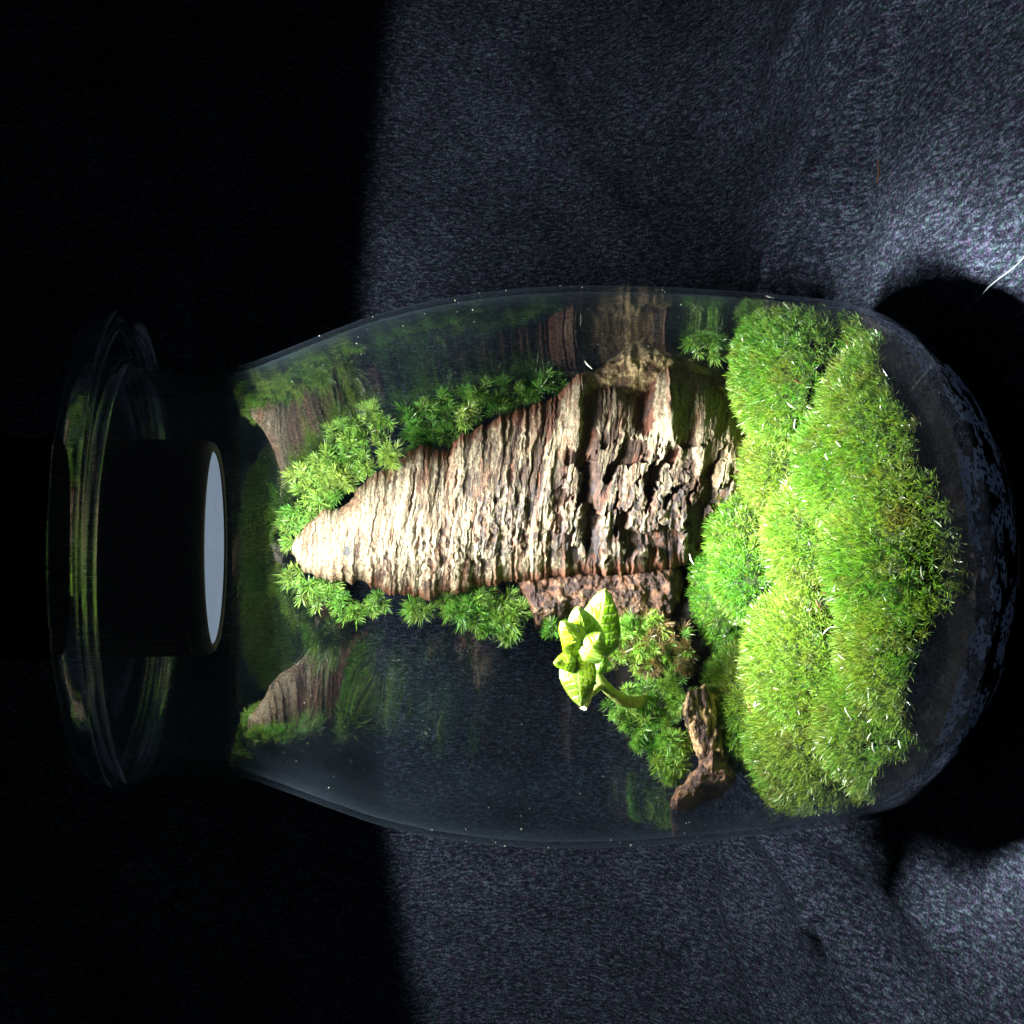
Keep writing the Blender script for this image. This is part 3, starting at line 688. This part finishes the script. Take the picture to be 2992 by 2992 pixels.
tuft('dry brown moss tuft beside the deep green cushion', [(1230, 1200, 18), (1250, 1220, 18), (1275, 1200, 16), (1270, 1240, 18), (1240, 1250, 16), (1300, 1225, 14), (1290, 1255, 12), (1225, 1262, 14)], bk, 8, 18, yel=.4, group=B, brn=.6, face=.6)
tuft('bright moss tuft to the left of the curved plant stem', [(1160, 1335, 12), (1185, 1350, 18), (1205, 1370, 20), (1180, 1315, 14), (1225, 1355, 20), (1250, 1330, 18), (1240, 1385, 20), (1215, 1400, 14), (1265, 1295, 16), (1215, 1310, 16), (1245, 1410, 14), (1270, 1365, 16), (1275, 1330, 14)], bk2, 11, 18, yel=.35, group=B)
tuft('pale moss tuft against the orange broken wood', [(1265, 1400, 16), (1285, 1425, 16), (1255, 1440, 16), (1270, 1465, 14), (1295, 1400, 14), (1285, 1445, 12), (1280, 1400, 16), (1268, 1430, 16)], bk3, 11, 16, yel=.6, group=B)
tuft('greyish moss tuft at the root of the curved stem', [(1250, 1285, 14), (1275, 1290, 14), (1290, 1310, 12), (1280, 1340, 14)], bk, 6, 14, yel=.1, group=B, brn=.2)

# ------------------------------------------------------------------ plant with net-veined leaves
def leaf_obj(parent, base, tip, y0, y1, wpx, cup=.25, arch=.15, yel=.3, twist=0.0, lab=None):
    B0 = W(np.array(base[0]), np.array(base[1]), y0).ravel(); T0 = W(np.array(tip[0]), np.array(tip[1]), y1).ravel()
    ax = T0 - B0; Ln = np.linalg.norm(ax); ax /= Ln
    view = np.array([0, -1.0, .25]); side = np.cross(ax, view); side /= np.linalg.norm(side); nrm = np.cross(side, ax)
    side2 = side * math.cos(twist) + nrm * math.sin(twist); nrm = np.cross(side2, ax); side = side2
    if nrm[1] > 0: nrm = -nrm
    nu, nv = 90, 61; u = np.linspace(0, 1, nu); v = np.linspace(-1, 1, nv); U, Vv = np.meshgrid(u, v, indexing='ij')
    w = wpx * K / F_PX * .44; prof_ = np.sin(np.pi * np.clip(U, 0, 1) ** .8) ** .62 * (1 - .22 * U)
    prof_ = np.where(U > .995, 0.0, prof_)
    x = w * prof_ * Vv
    a = np.abs(Vv)
    # veins
    U_ = U + .05 * (noise(U * 9, Vv * 3, 0, 714) - .5) + .03 * np.sign(Vv)
    s1 = (U_ * 1.15 - a * .30 * (1 - U) - .02) * 6.5; d1 = np.abs(s1 - np.round(s1)) / 6.5 * Ln / w
    vein = np.maximum(sstep(.09, .04, a * prof_ + .02 * U), sstep(.06, .018, d1) * sstep(1.0, .8, a))
    rnd = noise(U * 26, Vv * 6, 0, 700); s2 = (a * prof_ * 5 + rnd * .8); d2 = np.abs(s2 - np.round(s2)); vein = np.maximum(vein, sstep(.14, .04, d2) * .65 * sstep(1, .85, a))
    z = -cup * w * a ** 1.6 + (.03 * w) * (1 - vein) * sstep(1, .8, a) + arch * Ln * np.sin(np.pi * U) + .06 * w * np.sin(U * 14 + Vv)
    P = B0 + ax * (U * Ln)[..., None] + side * x[..., None] + nrm * z[..., None]
    g = lerp3((.07, .28, .004), (.40, .54, .012), np.clip(yel + .5 * (fbm(U * 4, Vv * 2, 0, 2, 710) - .5), 0, 1))
    col = lerp3(g, np.array([.42, .54, .15]) + 0 * g, vein * (.55 + .4 * noise(U * 7, Vv * 4, 0, 712)))
    th = nrm * .00016
    V = np.concatenate([P.reshape(-1, 3) + th, P.reshape(-1, 3) - th]); gf = grid_faces(nu, nv); m = nu * nv
    ring = np.concatenate([np.arange(nv) , (np.arange(1, nu) * nv + nv - 1), (m - 2 - np.arange(nv - 1)), (np.arange(nu - 2, 0, -1) * nv)])
    r2 = np.roll(ring, -1); edge = np.stack([ring, ring + m, r2 + m, r2], -1)
    o = mesh_np('leaf', V, [gf, gf[:, ::-1] + m, edge], M['leaf'], parent, np.concatenate([col.reshape(-1, 3)] * 2))
    if lab: o['label'] = lab
    return o
py0 = .030
root = empty('leafy_plant', tuple(W(np.array(1222.), np.array(1322.), .034).ravel()))
tag(root, 'small lime green plant with white net-veined leaves on a curved stem', 'plant')
path = smooth_path([W(np.array(float(a)), np.array(float(b)), d).ravel() for a, b, d in ((1228, 1316, .037), (1205, 1323, .032), (1180, 1323, .030), (1158, 1310, .028), (1140, 1292, .027), (1128, 1272, .026), (1124, 1245, .026), (1122, 1215, .026))], 60)
rad = np.interp(np.linspace(0, 1, 60), [0, .25, .6, 1], [.0023, .0021, .0017, .0012]) * (1 + .12 * (noise(np.arange(60) / 5, 0, 0, 3) - .5))
V, fc = tube(path, rad, 14); cc = lerp3((.34, .36, .09), (.38, .55, .12), np.repeat(np.linspace(0, 1, 60), 14)); q = V[:60 * 14] * 1000
cc = lerp3(cc, np.array([.12, .05, .02]) + 0 * cc, sstep(.58, .68, fbm(q[:, 0], q[:, 1], q[:, 2], 3, 720)) * .8 * (np.repeat(np.linspace(1, .2, 60), 14)))
mesh_np('stem', V, fc, M['stem'], root, np.concatenate([cc, cc[:1], cc[-1:]]))
path = smooth_path([W(np.array(float(a)), np.array(float(b)), d).ravel() for a, b, d in ((1137, 1290, .027), (1122, 1303, .024), (1108, 1315, .022), (1098, 1334, .020))], 30)
V, fc = tube(path, np.interp(np.linspace(0, 1, 30), [0, .6, .75, 1], [.0013, .0012, .0019, .0017]), 12); cc = lerp3((.38, .5, .12), (.72, .68, .45), sstep(.5, .8, np.repeat(np.linspace(0, 1, 30), 12)))
q = V[:360] * 1000; cc = lerp3(cc, np.array([.2, .07, .02]) + 0 * cc, sstep(.56, .64, noise(q[:, 0] * 1.3, q[:, 1], q[:, 2] * .6, 9)) * .8)
mesh_np('cut_side_stem', V, fc, M['stem'], root, np.concatenate([cc, cc[:1], cc[-1:]]))
L_ = [((1120, 1245), (1141, 1114), .022, .015, 34, .22, .06, .35, .12), ((1110, 1242), (1092, 1152), .019, .010, 31, .35, .12, .6, -.1), ((1102, 1236), (1064, 1176), .015, .009, 24, .35, .16, 1.0, -.3),
      ((1086, 1230), (1096, 1333), .014, .011, 28, .3, .10, .5, -.1), ((1100, 1246), (1048, 1250), .015, .011, 18, .3, .15, .6, -.3), ((1120, 1226), (1174, 1206), .027, .025, 15, .3, .12, .15, .3),
      ((1112, 1246), (1156, 1262), .023, .020, 16, .3, .15, .2, .3), ((1100, 1246), (1132, 1196), .011, .007, 24, .4, .16, .4, .3)]
for (b_, t_, y0_, y1_, w_, cu, ar, ye, tw_) in L_: leaf_obj(root, b_, t_, y0_, y1_, w_, cu, ar, ye, tw_)

# ------------------------------------------------------------------ small litter
def flake(x, y, ang, ln, wd, yfun=None, lift=.001, mat='flake', name='dry_moss_leaf'):
    if yfun is None:
        p = Wz(np.array(float(x)), np.array(float(y)), .055).ravel()
        for _ in range(6): z = lawn(p[0], p[1])[0] + .003; p = Wz(np.array(float(x)), np.array(float(y)), float(z)).ravel()
    else: p = W(np.array(float(x)), np.array(float(y)), yfun).ravel()
    d = np.array([-math.sin(ang), 0, -math.cos(ang)]) * .8 + np.array([0, -.2, .3]); d /= np.linalg.norm(d)
    t = np.linspace(-.5, .5, 9); path = p + d * (t * ln)[:, None] + np.array([0, 0, 1]) * (.25 * ln * (.25 - t ** 2))[:, None]
    V, fc = tube(path, wd * np.clip(np.cos(t * 2.9), .12, 1), 6)
    return mesh_np(name, V, fc, M[mat])
FL = [(1492, 765, .5), (1530, 770, .3), (1500, 800, -1.2), (1560, 862, .9), (1505, 880, .1), (1520, 945, 0), (1452, 560, .2), (1660, 1225, .2), (1590, 1240, .4), (1560, 1190, -.6), (1470, 1300, .1), (1600, 1345, .8), (1640, 1390, -.9), (1648, 1410, 1.1), (1720, 1225, .3), (1740, 1080, 1.2), (1430, 1330, -.4), (1480, 1405, .8), (1585, 840, .6), (1402, 640, 1.1)]
SHORT = ['bright green cushion by the upper jar wall', 'pale cushion at the front glass in the upper half', 'small tufty cushion at the bark foot', 'rounded cushion in front of the bark foot', 'cushion with a brown patch',
         'yellow green cushion right of the bark foot', 'broad domed cushion at the lawn centre', 'deep green velvety cushion', 'large yellow green cushion before the stick', 'light cushion sloping to the front glass',
         'bushy pale cushion next to the broken wood', 'dim brownish tuft at the front glass', 'soft cushion at the lower side of the lawn', 'tall cushion beside the stick', 'short cushion beside the stick end', 'narrow ridge at the bark corner', 'dark cushion in the dip beside the velvety one']
def litter_labels(pts, what):
    own = []
    for a, b, *_ in pts:
        q = Wz(np.array(float(a)), np.array(float(b)), .053).ravel(); own.append(int(lawn(q[0], q[1])[1]))
    out = []
    for k, (a, b, *_) in enumerate(pts):
        same = sorted([j for j in range(len(pts)) if own[j] == own[k]], key=lambda j: pts[j][1]); r = same.index(k); m = len(same)
        pos = '' if m == 1 else (('upper' if r == 0 else 'lower') + ' ') if m == 2 else (['upper', 'middle', 'lower'][r] + ' ') if m == 3 else ['topmost ', 'second ', 'third ', 'fourth ', 'fifth ', 'sixth '][r]
        out.append(pos + what + ' on the ' + SHORT[own[k]])
    return out
for (a, b, c), lab in zip(FL, litter_labels(FL, 'pale dry leaf')):
    o = flake(a, b, c, random.uniform(.0022, .0040), random.uniform(.00018, .0003)); tag(o, lab, 'dry leaf', 'pale dry leaves on the moss lawn')
CR = [(1415, 1335, 1.0), (1560, 1120, .2), (1545, 1140, .8), (1600, 650, 1.3), (1505, 720, .3)]
for (a, b, c), lab in zip(CR, litter_labels(CR, 'brown crumb')):
    o = flake(a, b, c, random.uniform(.0028, .004), .0003, mat='needle', name='bark_crumb'); tag(o, lab, 'crumb', 'brown crumbs on the moss lawn')
for a, b, c, l, lab in ((1305, 1255 - 200, .9, .004, 'pale sliver on the lower right of the bark face'), (1265, 805, .5, .006, 'thin pale sprig lying across the upper bark ribs'), (1110, 688, .6, .004, 'white curl of fluff on the flared bark edge')):
    o = flake(a, b, c, l, .0003, .028 if a != 1110 else .034, name='pale_sliver'); tag(o, lab, 'sliver')
# threads and hair on the cloth
p = np.array([Wz(np.array(a), np.array(b), .003 + q).ravel() for a, b, q in ((1800., 615., 0.0), (1862., 545., .004), (1915., 503., .008), (1945., 470., .010))])
V, fc = tube(smooth_path(p, 30), np.interp(np.linspace(0, 1, 30), [0, .6, 1], [.00004, .00022, .0004]), 6); o = mesh_np('thread', V, fc, M['thread']); tag(o, 'white thread lying on the black cloth in the jar shadow', 'thread')
p = np.array([Wz(np.array(a), np.array(b), .003).ravel() for a, b in ((1656., 300.), (1658., 325.), (1655., 345.))])
V, fc = tube(smooth_path(p, 16), .00022, 5); o = mesh_np('hair', V, fc, M['hair']); tag(o, 'short orange hair on the black cloth above the jar', 'hair')

# ------------------------------------------------------------------ droplets and dust on the glass
n = N('water_drop'); M['drop'] = n.surf(n.n('BsdfGlossy', Color=(.8, .9, 1, 1), Roughness=.12).outputs[0])
gm = N('clear_drop'); gm_ = gm.n('BsdfGlass', Roughness=.0, IOR=1.33); M['drop'] = gm.surf(gm_.outputs[0])
def blobs(name, az, z, rad, mat, out=False, parent=jar):
    k = len(az); ico = []
    t = np.linspace(0, np.pi, 5); p = np.linspace(0, 2 * np.pi, 7)[:-1]
    T, Pp = np.meshgrid(t, p, indexing='ij'); S = np.stack([np.sin(T) * np.cos(Pp), np.sin(T) * np.sin(Pp), np.cos(T)], -1).reshape(-1, 3)
    R = (np.interp(z, JZ, JR) + .0001) if out else inner_r(z) - .0001
    C = np.stack([R * np.cos(az), R * np.sin(az), z], -1)
    V = (C[:, None] + S[None] * rad[:, None, None]).reshape(-1, 3)
    f0 = grid_faces(5, 6, wrap_v=True); f = (f0[None] + (np.arange(k) * len(S))[:, None, None]).reshape(-1, 4)
    o = mesh_np(name, V, [f], mat, parent, origin=(0, 0, 0)); o.location = (0, 0, 0); o['kind'] = 'stuff'; return o
k = 700; zz = rng.normal(.155, .016, k); az = np.radians(62) + rng.normal(0, .10, k) - (zz - .155) * 3
blobs('condensation', az, np.clip(zz, .07, .2), rng.uniform(.00012, .00038, k), M['drop'])
k = 420; blobs('scattered_droplets', rng.uniform(.3, 2.9, k), rng.uniform(.08, .205, k), rng.uniform(.0002, .0006, k), M['drop'])
k = 90; blobs('dust', rng.uniform(-3.1, -.05, k), rng.uniform(.06, .20, k), rng.uniform(.00008, .00025, k), M['flake'], True)
